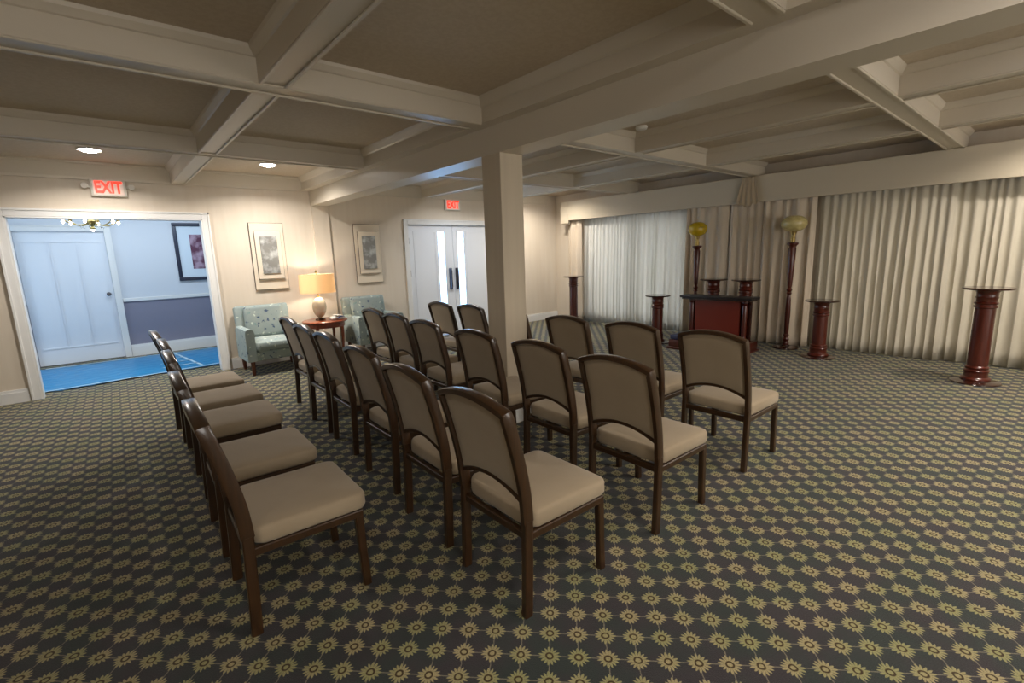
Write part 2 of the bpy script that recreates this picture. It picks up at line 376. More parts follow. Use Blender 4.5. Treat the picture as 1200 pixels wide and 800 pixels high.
mb = MB(); casing(mb, DX0, DX1, DZ, YW, .075)
mb.box(DX0-.001, DX0+.01, YW-.02, YW+.13, 0, DZ).box(DX1-.01, DX1+.001, YW-.02, YW+.13, 0, DZ).box(DX0, DX1, YW-.02, YW+.13, DZ-.01, DZ+.001)
struct(mb.build('trim_4', TRIM, smooth=False), 'white casing around the double doors', 'door casing')

# double doors
GLASSLIT = mat('bright_daylit_glass', (.9, .95, 1, 1), .2, emis=(.25, .56, 1, 1), estr=12)
def leaf(x0, x1, gx0, gx1, hx, name, label, hinge_x):
    y = YW+.03
    root = MB()
    root.box(x0, gx0, y, y+.045, .012, DZ-.014).box(gx1, x1, y, y+.045, .012, DZ-.014)
    root.box(gx0, gx1, y, y+.045, .012, .30).box(gx0, gx1, y, y+.045, 1.90, DZ-.014)
    o = root.build(name, DOORM, smooth=False); struct(o, label, 'door')
    MB().box(gx0, gx1, y+.015, y+.03, .30, 1.90).build('glass_strip', GLASSLIT, o, smooth=False)
    m = MB()   # raised panel mouldings
    pa, pb = (x0+.12, gx0-.06) if gx0-x0 > x1-gx1 else (gx1+.06, x1-.12)
    for za, zb in ((.25, 1.90),):
        for q in (pa, pb): m.box(q-.008, q+.008, y-.006, y-.0003, za, zb)
        for q in (za, zb): m.box(pa-.008, pb+.008, y-.0065, y-.0003, q-.008, q+.008)
    m.build('panel_moulding', DOORM, o, smooth=False)
    MB().tube([(hx, y-.03, 1.22), (hx, y-.045, 1.19), (hx, y-.045, .89), (hx, y-.03, .86)], .017).box(hx-.028, hx+.028, y-.032, y-.0005, .84, 1.24, .01).build('pull_handle', DARKP, o)
    for z in (1.74, 1.18, .25):
        MB().box(hinge_x-.012, hinge_x+.012, y-.014, y+.002, z-.055, z+.055, .003, 1).build('hinge', STEEL, o)
    return o
leaf(DX0+.012, 5.075, 4.76, 4.89, 4.985, 'door_1', 'left leaf of the white double doors with a narrow glass strip', DX0+.025)
leaf(5.082, DX1-.012, 5.19, 5.32, 5.125, 'door_2', 'right leaf of the white double doors, next to the column', DX1-.025)
# outside slab beyond doors
struct(MB().box(3.3, 6.8, YW+.5, YW+.55, -.1, 2.75).build('wall_vestibule', HALLW, smooth=False), 'pale wall outside the double doors', 'wall')

# ------------------------------------------------------------------ hallway
HD0, HD1 = -.88, .14
w = MB()
w.box(HX0, HD0, HY1, HY1+.12, .95, 2.62).box(HD1, HX1, HY1, HY1+.12, .95, 2.62).box(HD0, HD1, HY1, HY1+.12, 2.02, 2.62)
struct(w.build('wall_hall', HALLW, smooth=False), 'pale upper wall of the hallway behind the opening', 'wall')
w = MB(); w.box(HX0, HD0, HY1, HY1+.12, 0, .95).box(HD1, HX1, HY1, HY1+.12, 0, .95)
struct(w.build('wall_hall_dado', HALLD, smooth=False), 'slate blue lower wall of the hallway under the chair rail', 'wall')
struct(MB().box(HX0-.1, HX0, HY0, HY1, 0, 2.62).build('wall_hall_left', HALLW, smooth=False), 'left end wall of the hallway', 'wall')
struct(MB().box(HX1, HX1+.1, HY0, HY1, 0, 2.62).build('wall_hall_right', HALLW, smooth=False), 'right end wall of the hallway', 'wall')
struct(MB().box(HX0-.1, HX1+.1, HY0, HY1+.1, 2.62, 2.7).build('ceiling', HALLW, smooth=False), 'white ceiling of the hallway', 'ceiling')
mb = MB().box(HD1+.09, HX1, HY1-.022, HY1-.001, .90, .955, .006, 2).box(HX0, HD0-.09, HY1-.022, HY1-.001, .90, .955, .006, 2)
struct(mb.build('trim_5', TRIM, smooth=False), 'white chair rail along the hallway wall', 'chair rail')
mb = MB(); base_strip(mb, HD1+.09, HX1, HY1-.001, HY1-.001, 0, -1, .19); base_strip(mb, HX0, HD0-.09, HY1-.001, HY1-.001, 0, -1, .19)
struct(mb.build('baseboard_hall', TRIM, smooth=False), 'tall white baseboard in the hallway', 'baseboard')
mb = MB(); casing(mb, HD0, HD1, 2.02, HY1, .085)
struct(mb.build('trim_6', TRIM, smooth=False), 'white casing around the hallway door', 'door casing')
d = MB().box(HD0+.004, HD1-.004, HY1+.03, HY1+.07, .012, 2.015)
d = d.build('door_3', DOORM, smooth=False); struct(d, 'closed white panelled door in the hallway', 'door')
m = MB()
pw = (HD1-HD0-.2)/3
for k in range(3):
    xa = HD0+.07+k*(pw+.03); xb = xa+pw
    for za, zb in ((.26, 1.86),):
        for q in (xa, xb): m.box(q-.009, q+.009, HY1+.022, HY1+.0297, za, zb)
        for q in (za, zb): m.box(xa-.009, xb+.009, HY1+.0215, HY1+.0297, q-.009, q+.009)
m.build('panel_moulding', DOORM, d, smooth=False)
k = MB(); prof = [(.008, 0), (.03, .002), (.03, .008), (.012, .012), (.012, .03), (.026, .038), (.028, .05), (.018, .06), (.004, .062)]
k.rings([[(HD1-.07+r*math.cos(a*PI/12), HY1+.03-z, 1.04+r*math.sin(a*PI/12)) for a in range(24)] for r, z in prof])
k.build('door_knob', STEEL, d)

# blue film on hall floor: several taped strips as one covering
def film():
    mb = MB(); nx, ny = 60, 30
    bm = mb.bm; V = []
    for j in range(ny+1):
        row = []
        for i in range(nx+1):
            x = HX0+.02+(HX1-HX0-.04)*i/nx
            ya = 7.86+.10*(x+.7)+.025*math.sin(5*x)+.01*math.sin(17*x+1); yb = 9.70+.03*math.sin(4*x)
            y = ya+(yb-ya)*j/ny
            z = .006+.004*(math.sin(23*x+3*y)+math.sin(31*y-9*x)*.6+1.6)
            row.append(bm.verts.new((x, y, z)))
        V.append(row)
    for j in range(ny):
        for i in range(nx): bm.faces.new((V[j][i], V[j][i+1], V[j+1][i+1], V[j+1][i]))
    return mb
f = film().build('floor_film', FILM); tag(f, 'bright blue protective film taped over the hallway carpet', 'floor covering')
TAPE = mat('pale_tape', srgb(170, 200, 215), .5)
t = MB()
for (xa, ya, xb, yb) in ((-.85, 7.87, .5, 8.0), (.5, 8.0, 1.6, 8.12), (-.8, 9.66, 2.0, 9.68), (.95, 8.1, .75, 9.66), (.5, 8.35, .93, 8.4), (.5, 8.7, .88, 8.74), (.52, 9.05, .84, 9.08), (.55, 9.35, .8, 9.37)):
    dx, dy = xb-xa, yb-ya; L = math.hypot(dx, dy); nx_, ny_ = -dy/L*.018, dx/L*.018
    t.rings([[(xa+nx_, ya+ny_, .0185), (xa-nx_, ya-ny_, .0185), (xa-nx_, ya-ny_, .0195), (xa+nx_, ya+ny_, .0195)], [(xb+nx_, yb+ny_, .0185), (xb-nx_, yb-ny_, .0185), (xb-nx_, yb-ny_, .0195), (xb+nx_, yb+ny_, .0195)]])
t.build('tape', TAPE, f, smooth=False)

# hall picture
pic = empty('framed_picture', (1.41, HY1-.002, 1.675)); tag(pic, 'dark framed picture of a reddish flower with wide pale mat in the hallway', 'picture')
FRM = mat('dark_navy_frame', srgb(38, 46, 66), .35)
MATB = mat('pale_mat_board', srgb(214, 226, 236), .8)
m = MB()
for a in ((-.38, .38, .43, .485), (-.38, .38, -.485, -.43)): m.box(a[0], a[1], -.035, 0, a[2], a[3], .006)
m.box(-.38, -.325, -.035, 0, -.43, .43, .006).box(.325, .38, -.035, 0, -.43, .43, .006)
m.build('picture_frame', FRM, pic)
MB().box(-.33, .33, -.016, -.004, -.435, .435).build('mat_board', MATB, pic, smooth=False)
ART = mat('flower_print', srgb(96, 52, 74), .7, noise=(7, srgb(176, 150, 168), .42, .62, (1, 1, 1)))
MB().box(-.155, .155, -.019, -.0165, -.29, .29).build('print', ART, pic, smooth=False)

# chandelier
ch = empty('chandelier', (.02, 8.8, -.08)); tag(ch, 'brass and glass chandelier with glowing bulbs in the hallway', 'chandelier')
MB().lathe([(.004, 2.03), (.02, 2.05), (.03, 2.075), (.014, 2.10), (.04, 2.13), (.05, 2.17), (.02, 2.2), (.012, 2.3), (.012, 2.62), (.06, 2.64), (.065, 2.699)], n=20).build('stem', BRASS, ch)
BULB = mat('chandelier_bulb', (1, .9, .7, 1), .3, emis=(1, .93, .78, 1), estr=14)
GLS = mat('chandelier_glass', (.95, .97, 1, 1), .08, trans=.6)
for k in range(6):
    a = 2*PI*k/6+.3; pts = []
    for i in range(11):
        q = i/10; rr = .03+.27*q; z = 2.15-.045*math.sin(PI*q)+.03*q*q
        pts.append((rr*math.cos(a), rr*math.sin(a), z))
    ex, ey, ez = pts[-1]
    arm = MB().tube(pts, .007, 8).lathe([(.003, -.005), (.018, 0), (.02, .02), (.012, .03), (.003, .031)], ex, ey, ez, 14).build('arm', BRASS, ch)
    MB().lathe([(.004, -.055), (.014, -.045), (.018, -.025), (.010, -.006)], ex, ey, ez, 12).build('bulb', BULB, arm)
    MB().lathe([(.003, -.10), (.012, -.085), (.003, -.06)], .12*math.cos(a), .12*math.sin(a), 2.17, 8).build('glass_drop', GLS, ch)
MB().lathe([(.004, -.03), (.022, -.01), (.026, .015), (.01, .035)], 0, 0, 2.06, 16).build('bulb', BULB, ch)

# ------------------------------------------------------------------ valance + curtains
v = MB()
v.box(7.50, 7.54, -2.6, 6.92, 2.10, 2.478, .004, 1).box(7.50, 7.54, 6.92, 7.14, 2.045, 2.478, .004, 1)
v.box(7.54, 7.79, 7.11, 7.14, 2.045, 2.478).box(7.54, 7.79, -2.6, 7.11, 2.45, 2.478)
v = v.build('valance', VALM, smooth=False); tag(v, 'long flat cream valance box above all the curtains', 'valance')
# pleated tail ornament on the valance
def jabot():
    mb = MB(); bm = mb.bm; nu, nz = 48, 10; V = []
    for j in range(nz+1):
        s = j/nz; row = []
        for i in range(nu+1):
            q = i/nu; wd = .095+.07*s; y = 3.285+(q-.5)*2*wd
            ph = math.cos(q*PI*8); x = 7.485-.018*(.4+s)*(.5+.5*ph)-.006
            zb = 2.10+.012*ph-.06*(1-abs(q-.5)*2)
            z = 2.47+(zb-2.47)*s
            row.append(bm.verts.new((x, y, z)))
        V.append(row)
    for j in range(nz):
        for i in range(nu): bm.faces.new((V[j][i], V[j][i+1], V[j+1][i+1], V[j+1][i]))
    return mb
j = jabot().build('pleated_tail', cloth('tan_tail_fabric', srgb(196, 178, 150), .05), v, angle=80)
md = j.modifiers.new('thick', 'SOLIDIFY'); md.thickness = .004

def curtain(name, y0, y1, x, ztop, zbot, pitch, amp, m, label, seed, lean=0, top_amp=.5, irr=.35):
    rnd = random.Random(seed); mb = MB(); bm = mb.bm
    n = int((y1-y0)/pitch); ph = [0]
    ws = [1+rnd.uniform(-irr, irr) for _ in range(n)]; S = sum(ws)
    nodes = [0]
    for w_ in ws: nodes.append(nodes[-1]+w_/S)
    amps = [rnd.uniform(.6, 1.25) for _ in range(n)]; drift = [rnd.uniform(-1, 1) for _ in range(n+1)]
    per = 10; nz = 14; V = []
    for jz in range(nz+1):
        s = jz/nz; z = ztop+(zbot-ztop)*s; row = []
        for k in range(n):
            for i in range(per):
                q = i/per
                a = nodes[k]+(nodes[k+1]-nodes[k])*q
                dr = (drift[k]*(1-q)+drift[k+1]*q)*.25*pitch*s
                y = y0+(y1-y0)*a+dr+.18*pitch*math.sin(2*PI*q)*s
                f = (1-abs(2*q-1))
                f = f*f*(3-2*f)
                A = amp*amps[k]*(top_amp+(1-top_amp)*min(1, s*1.6))
                xx = x-A*f+.012*math.sin(3.1*a*n+seed)*s
                row.append(bm.verts.new((xx, y, z)))
        row.append(bm.verts.new((x, y1, z)))
        V.append(row)
    for a, b in zip(V, V[1:]):
        for i in range(len(a)-1): bm.faces.new((a[i], a[i+1], b[i+1], b[i]))
    o = mb.build(name, m, angle=80); tag(o, label, 'curtain')
    md = o.modifiers.new('thick', 'SOLIDIFY'); md.thickness = .003
    return o
curtain('curtain', 6.98, 7.08, 7.68, 2.03, .012, .045, .035, DRAPE, 'narrow cream curtain edge next to the back wall corner', 3)
curtain('curtain', 6.66, 6.98, 7.62, 2.2, .012, .11, .07, DRAPE, 'cream drape behind the tall pedestal nearest the back wall', 4)
curtain('sheer_curtain', 4.3, 6.66, 7.70, 2.2, .012, .085, .045, SHEER, 'white sheer curtain left of the kneeler, with fine pleats', 5)
curtain('curtain', 3.62, 4.34, 7.62, 2.2, .012, .12, .09, DRAPE, 'heavy tan drape behind the yellow globed floor lamp', 6, irr=.5)
curtain('curtain', 3.12, 3.60, 7.64, 2.2, .012, .12, .08, DRAPE, 'heavy tan drape under the pleated valance tail', 7, irr=.3)
curtain('curtain', 2.40, 3.10, 7.62, 2.2, .012, .12, .09, DRAPE, 'heavy tan drape behind the pale globed floor lamp', 8, irr=.5)
CREAM = cloth('cream_sheer', srgb(218, 211, 195), .25)
curtain('sheer_curtain', .98, 2.38, 7.69, 2.2, .012, .09, .05, CREAM, 'cream pleated curtain behind the short pedestal near the pale lamp', 9)
curtain('sheer_curtain', -2.3, 1.06, 7.765, 2.2, .012, .10, .05, CREAM, 'cream pleated curtain behind the lone tall pedestal', 10)
MB().tube([(7.58, -2.5, 2.22), (7.58, 7.1, 2.22)], .014, 10).build('curtain_rod', STEEL, v)

# ------------------------------------------------------------------ pedestals
def pedestal(h, r):
    p = empty('pedestal', (0, 0, 0))
    MB().lathe([(.02, 0), (r, 0), (r+.004, .006), (r, .014), (r-.02, .02), (r-.06, .026), (r-.075, .032), (.02, .033)], n=48).build('base', MAHOGD, p)
    sh = [(.03, .032), (.118, .032), (.122, .045), (.112, .06), (.098, .066), (.094, .10), (.098, .12), (.104, .13), (.098, .14), (.088, .146), (.094, .155), (.098, .165), (.09, .175), (.083, .18)]
    tp = [(.081, h-.21), (.086, h-.205), (.094, h-.198), (.094, h-.186), (.085, h-.18), (.083, h-.172), (.09, h-.166), (.097, h-.156), (.09, h-.146), (.083, h-.14), (.084, h-.11), (.09, h-.10), (.084, h-.09), (.086, h-.05), (.1, h-.03), (.11, h-.022), (.03, h-.021)]
    MB().lathe(sh+tp, n=40).build('shaft', MAHOG, p)
    MB().lathe([(.03, h-.022), (r-.012, h-.022), (r, h-.016), (r+.002, h-.008), (r-.004, h), (.03, h)], n=48).build('top', MAHOGD, p)
    return p
tall = pedestal(.985, .20); short = pedestal(.755, .19)
G = 'turned mahogany pedestals along the curtains'
for k, (src, x, y, lab) in enumerate([
    (tall, 6.78, .54, 'tall mahogany pedestal standing alone in front of the cream curtains farthest from the doors'),
    (tall, 7.20, 6.52, 'tall mahogany pedestal nearest the back wall corner'),
    (tall, 7.22, 3.62, 'tall mahogany pedestal behind the kneeler, the one next to the yellow globed lamp'),
    (tall, 7.22, 3.13, 'tall mahogany pedestal behind the kneeler, toward the pale globed lamp'),
    (short, 6.62, 4.22, 'short mahogany pedestal in front of the white sheer curtain'),
    (short, 7.03, 2.07, 'short mahogany pedestal between the pale globed lamp and the lone tall pedestal')]):
    first = (src is tall and k == 0) or (src is short and k == 4)
    o = src if first else copy_tree(src)
    o.location = (x, y, 0); tag(o, lab, 'pedestal', G)

# ------------------------------------------------------------------ torchiere lamps
def glass_globe(name, ca, cb):
    return mat(name, ca, .25, spec=.6, noise=(16, cb, .35, .65, (1, 1, 2.2)), bump=(26, .5, .006), coat=.4)
GY = glass_globe('yellow_crackle_glass', srgb(214, 178, 12), srgb(176, 150, 20))
GP = glass_globe('pale_yellow_crackle_glass', srgb(214, 200, 138), srgb(188, 172, 112))
def torchiere(x, y, gm, label, gr=.162):
    p = empty('floor_lamp', (x, y, 0)); tag(p, label, 'floor lamp', 'floor lamps flanking the kneeler')
    MB().lathe([(.02, 0), (.165, 0), (.17, .008), (.165, .02), (.12, .03), (.06, .036), (.05, .05), (.02, .051)], n=40).build('base', MAHOGD, p)
    prof = [(.015, .05), (.04, .05), (.044, .07), (.034, .10), (.045, .13), (.03, .15), (.028, .16), (.04, .19), (.026, .21), (.030, .26), (.036, .50), (.030, .72), (.022, .77), (.036, .79), (.024, .81), (.040, .84), (.022, .87), (.030, .90), (.036, 1.0), (.042, 1.2), (.050, 1.41), (.040, 1.44), (.06, 1.465), (.072, 1.475), (.074, 1.49), (.06, 1.50), (.015, 1.501)]
    MB().lathe(prof, n=28).build('pole', MAHOG, p)
    MB().lathe([(.02, 1.50), (.032, 1.502), (.032, 1.56), (.026, 1.565), (.026, 1.60), (.036, 1.61), (.036, 1.625), (.045, 1.65), (.02, 1.651)], n=24).build('socket', BRASS, p)
    pr = []
    for i in range(17):
        a = -PI/2+PI*i/16*.93+.16; rr = gr*abs(math.cos(a))**.8; pr.append((max(rr, .05 if i == 0 else .035), 1.755+.108*math.sin(a)))
    MB().lathe(pr, n=36).build('globe_shade', gm, p)
    return p
torchiere(7.24, 3.93, GY, 'tall mahogany floor lamp with a deep yellow glass globe', .142)
torchiere(7.40, 2.60, GP, 'tall mahogany floor lamp with a pale cream glass globe')

# ------------------------------------------------------------------ kneeler
kn = empty('kneeler', (6.72, 3.30, 0), R(0)); tag(kn, 'mahogany kneeling bench with dark armrest and blue pad before the drapes', 'kneeler')
NAVY = mat('navy_kneeling_pad', srgb(44, 48, 78), .55)
BLKT = mat('dark_armrest_vinyl', srgb(34, 30, 32), .35)
MB().box(-.40, .22, -.50, .53, .012, .14, .01).box(-.42, .24, -.52, .55, 0, .035, .008).build('base', MAHOG, kn)
m = MB(); cushion(m, -.24, .06, .155, .46, .141, .215, .03, .015, .006); m.build('kneeling_pad', NAVY, kn)
MB().box(-.02, .012, -.33, .33, .14, .73).build('front_panel', mat('reddish_mahogany_panel', srgb(118, 36, 16), .3, coat=.3), kn, smooth=False)
for s in (-1, 1):
    MB().lathe([(.02, .13), (.045, .13), (.045, .17), (.03, .18), (.036, .2), (.03, .215), (.034, .25), (.034, .64), (.03, .66), (.04, .675), (.03, .69), (.045, .70), (.045, .74), (.02, .741)], -.0, s*.39, 0, 20).build('post', MAHOG, kn)
MB().box(.06, .10, -.45, .45, .13, .73).build('rear_panel', MAHOGD, kn, smooth=False)
MB().box(-.13, .15, -.53, .53, .742, .775, .008).build('armrest', BLKT, kn)
MB().box(-.11, .13, -.5, .5, .72, .7415).build('armrest_rail', MAHOGD, kn, smooth=False)

# ------------------------------------------------------------------ banquet chairs
def px(z):
    pts = [(0, 0), (.2, .008), (.42, .014), (.52, .008), (.62, -.008), (.72, -.030), (.82, -.056), (.95, -.094)]
    for (za, xa), (zb, xb) in zip(pts, pts[1:]):
        if z <= zb: t = (z-za)/(zb-za); return xa+(xb-xa)*t
    return pts[-1][1]
W2 = .222
def make_chair():
    r = empty('banquet_chair', (0, 0, 0))
    for s in (1, -1):   # rear legs
        l = MB().bar([(px(z), s*W2, z) for z in (.0, .1, .2, .3, .40, .425)], .032, .042).build('leg', WOOD, r)
        l2 = MB().bar([(.462, s*W2, 0.0), (.455, s*W2, .15), (.45, s*W2, .345)], .032, .036).build('leg', WOOD, r)
    m = MB()   # back frame: posts and arched top rail
    left = [(px(z), W2, z) for z in (.42, .48, .54, .60, .66, .72, .78, .84, .876)]
    arch = []
    for i in range(0, 21):
        y = W2*math.cos(PI*i/20*1.0) if False else W2*(1-2*i/20); z = .888+.040*(1-(y/W2)**2); arch.append((px(z), y, z))
    right = [(x, -y, z) for x, y, z in reversed(left)]
    m.bar(left+arch+right, .028, .050)
    m.build('back_frame', WOOD, r)
    m = MB(); m.bar([(px(.53)+.004, W2*.96*(1-2*i/16), .502+.05*(1-(1-2*i/16)**2)) for i in range(17)], .02, .032); m.build('lower_back_rail', WOOD, r)
    # upholstered back panel
    mb = MB(); bm = mb.bm; nu, nv = 16, 12; F = []; B = []
    for jv in range(nv+1):
        t = jv/nv; fr = []; bk = []
        for i in range(nu+1):
            q = -1+2*i/nu; y = q*(W2-.010)
            zb = .512+.05*(1-q*q); zt = .874+.040*(1-q*q); z = zb+(zt-zb)*t
            e = min(1, min(1-abs(q), t*1.0, 1-t)*8+.0)**.5 if min(1-abs(q), t, 1-t) > 0 else 0
            fr.append(bm.verts.new((px(z)+.006+.018*e, y, z))); bk.append(bm.verts.new((px(z)-.006-.009*e, y, z)))
        F.append(fr); B.append(bk)
    for a in range(nv):
        for i in range(nu):
            bm.faces.new((F[a][i], F[a][i+1], F[a+1][i+1], F[a+1][i])); bm.faces.new((B[a][i+1], B[a][i], B[a+1][i], B[a+1][i+1]))
    for i in range(nu):
        bm.faces.new((F[0][i+1], F[0][i], B[0][i], B[0][i+1])); bm.faces.new((F[nv][i], F[nv][i+1], B[nv][i+1], B[nv][i]))
    for a in range(nv):
        bm.faces.new((F[a][0], F[a+1][0], B[a+1][0], B[a][0])); bm.faces.new((F[a+1][nu], F[a][nu], B[a][nu], B[a+1][nu]))
    mb.build('backrest', FABRIC, r, angle=60)
    m = MB(); m.box(.0, .47, W2-.014, W2+.014, .338, .372, .004, 1).box(.0, .47, -W2-.014, -W2+.014, .338, .372, .004, 1)
    m.box(.445, .475, -W2, W2, .338, .372, .004, 1).box(.0, .028, -W2+.01, W2-.01, .338, .372, .004, 1)
    m.box(.03, .44, -.02, .02, .345, .365)
    m.build('seat_frame', WOOD, r)
    m = MB(); cushion(m, .258, 0, .236, .24, .372, .452, .045, .018, .012)
    seat = m.build('seat', FABRIC, r, angle=60)
    # notch around the posts: keep the cushion narrower at the rear
    for vtx in seat.data.vertices:
        if vtx.co.x < .08:
            k = (.08-vtx.co.x)/.08; vtx.co.y *= 1-.14*min(1, k*1.3)
    return r
proto = make_chair()
rowsA = [(.285, 2.20), (.30, 2.88), (.335, 3.67), (.36, 4.30), (.355, 4.93)]
rowsB = [(1.15, 1.53), (1.18, 2.16), (1.245, 2.86), (1.305, 3.64), (1.335, 4.26), (1.40, 4.93)]
rowsC = [(2.04, 1.50), (2.09, 2.13), (2.09, 2.80), (2.14, 3.60), (2.21, 4.28), (2.27, 4.93)]
rowsD = [(3.07, 1.50), (3.08, 2.14), (3.06, 2.79), (3.08, 3.565), (3.13, 4.30), (3.10, 4.88)]
order = ['first', 'second', 'third', 'fourth', 'fifth', 'sixth']
rn = ['the row nearest the hallway', 'the second row from the hallway', 'the row just behind the column', 'the front row facing the curtains']
rot = random.Random(5)
first = True
ROT = [(-2, -1.8, -1.4, -.6, .6), (-1.3, -1.6, -1.2, -2, -1.4, -1), (-1.2, -1.4, -.6, -1, -1, 0), (-.5, 0, -.6, 0, -1, .5)]
for k, (rw, nm) in enumerate(zip((rowsA, rowsB, rowsC, rowsD), rn)):
    for i, (x, y) in enumerate(rw):
        o = proto if first else copy_tree(proto); first = False
        o.location = (x, y, 0); o.rotation_euler = (0, 0, R(ROT[k][i]))
        lab = 'tan padded chair, %s from the near end of %s' % (order[i], nm)
        if rw is rowsD and i == 3: lab = 'tan padded chair almost hidden behind the column'
        tag(o, lab, 'chair', 'tan padded chairs set out in four rows')

# ------------------------------------------------------------------ armchairs
BLOS = blossom_fabric()
def armchair():
    r = empty('armchair', (0, 0, 0))      # faces -Y, origin centre of footprint
    w = .37
    m = MB(); m.box(-w+.09, w-.09, -.30, .30, .19, .315, .02, 3); m.build('seat_base', BLOS, r)
    m = MB(); cushion(m, 0, -.075, w-.115, .275, .315, .44, .05, .03, .02); m.build('seat_cushion', BLOS, r)
    for s in (-1, 1):
        m = MB(); xa, xb = sorted((s*w, s*(w-.11)))
        m.rings([[((xa+xb)/2+dx, y, z) for dx, z in [(-.055, .19), (.055, .19), (.055, .56), (.045, .6), (.02, .615), (-.02, .615), (-.045, .6), (-.055, .56)]] for y in (-.31, .28)])
        m.build('armrest', BLOS, r)
    rot_ = Matrix.Rotation(R(-9), 3, 'X')
    m = MB(); m.box(-w+.02, w-.02, .20, .31, .25, .88, .035, 3, rot=rot_, about=(0, .25, .25)); m.build('backrest', BLOS, r)
    m = MB(); m.box(-w+.12, w-.12, .10, .21, .43, .86, .045, 4, rot=rot_, about=(0, .25, .25)); m.build('back_cushion', BLOS, r)
    for sx in (-1, 1):
        for yy, dy in ((-.26, 0), (.26, .03)):
            MB().lathe([(.018, 0), (.02, .004), (.03, .19), (.01, .191)], sx*(w-.06), yy, 0, 14).build('leg', mat('chair_leg_wood', srgb(84, 44, 26), .35) if False else CHERRYD, r)
    return r
CHERRYD = mat('dark_cherry_leg', srgb(88, 42, 24), .35, coat=.3)
ac = armchair(); ac.location = (1.67, 7.12, 0)
tag(ac, 'pale blue-green patterned armchair beside the wide hallway opening', 'armchair', 'pair of patterned armchairs by the table lamp')
ac2 = copy_tree(ac); ac2.location = (3.18, 7.12, 0); ac2['label'] = 'pale blue-green patterned armchair beside the double doors'

# round side table
tb = empty('side_table', (2.43, 7.12, 0)); tag(tb, 'round cherry wood side table holding the lit lamp', 'side table')
MB().lathe([(.02, .572), (.30, .572), (.315, .58), (.315, .592), (.30, .6), (.02, .6)], n=48).build('table_top', CHERRY, tb)
MB().lathe([(.2, .50), (.27, .50), (.275, .505), (.275, .571), (.2, .5715)], n=48).build('apron', CHERRY, tb)
for k in range(4):
    a = PI/4+k*PI/2; c, s = math.cos(a), math.sin(a)
    MB().tube([(c*.25, s*.25, .55), (c*.255, s*.255, .40), (c*.245, s*.245, .2), (c*.26, s*.26, 0)], [.026, .022, .017, .014], 12).build('leg', CHERRY, tb)
MB().lathe([(.02, .14), (.2, .14), (.205, .15), (.2, .16), (.02, .16)], n=40).build('lower_shelf', CHERRY, tb)

# table lamp
tl = empty('table_lamp', (2.38, 7.15, .6)); tag(tl, 'lit table lamp with egg shaped cream base and drum shade', 'table lamp')
EGG = mat('pearly_glass', srgb(222, 206, 178), .15, spec=.7, coat=.7, noise=(5, srgb(196, 160, 108), .4, .65, (1, 1, 1)))
MB().lathe([(.01, 0), (.07, 0), (.075, .008), (.07, .02), (.045, .03), (.03, .035), (.01, .036)], n=32).build('foot', mat('dark_bronze', srgb(70, 46, 30), .35, metal=.7), tl)
pr = []
for i in range(19):
    t = i/18; a = -PI/2+PI*t; pr.append((max(.02, .098*math.cos(a)*(1+.08*math.sin(a))), .185+.152*math.sin(a)))
MB().lathe(pr, n=36).build('base', EGG, tl)
MB().lathe([(.01, .33), (.022, .335), (.014, .35), (.008, .37), (.006, .68), (.012, .685), (.016, .70), (.01, .72), (.002, .726)], n=16).build('neck', BRASS, tl)
SH = bpy.data.materials.new('cream_shade_linen'); SH.use_nodes = True; nt = SH.node_tree
b = nt.nodes['Principled BSDF']; b.inputs['Base Color'].default_value = srgb(226, 208, 178); b.inputs['Roughness'].default_value = .9
t = N(nt, 'ShaderNodeBsdfTranslucent'); t.inputs[0].default_value = srgb(252, 230, 196)
mx = N(nt, 'ShaderNodeMixShader'); mx.inputs[0].default_value = .55
nt.links.new(b.outputs[0], mx.inputs[1]); nt.links.new(t.outputs[0], mx.inputs[2]); nt.links.new(mx.outputs[0], nt.nodes['Material Output'].inputs[0])
m = MB(); ra = .245
m.rings([[(rr*math.cos(2*PI*i/48), rr*math.sin(2*PI*i/48), z) for i in range(48)] for rr, z in ((ra-.002, .40), (ra, .40), (ra-.006, .665), (ra-.009, .665), (ra-.003, .401))], cap0=False, cap1=False)
m.build('shade', SH, tl)
m = MB()
for k in range(3):
    a = k*2*PI/3; m.tube([(0, 0, .66), ((ra-.012)*math.cos(a), (ra-.012)*math.sin(a), .66)], .003, 6)
m.build('shade_spider', BRASS, tl)
ld = bpy.data.lights.new('table_lamp_bulb', 'POINT'); ld.energy = 15; ld.color = (1, .88, .72); ld.shadow_soft_size = .045
lo = bpy.data.objects.new('table_lamp_bulb', ld); C.objects.link(lo); lo.location = (2.38, 7.15, 1.14)

# small white and blue item on the table
it = empty('tabletop_item', (2.56, 6.98, .6)); tag(it, 'small rounded white item with a blue band on the round table', 'tabletop item')
m = MB(); cushion(m, 0, 0, .10, .07, .0, .055, .05, .022, .012); it_b = m.build('body', WHITE, it)
m = MB(); m.tube([(-.02, -.066, .02), (.02, -.072, .045), (.07, -.06, .05), (.098, -.02, .03)], .009, 8); m.build('band', mat('navy_band', srgb(52, 66, 120), .5), it)

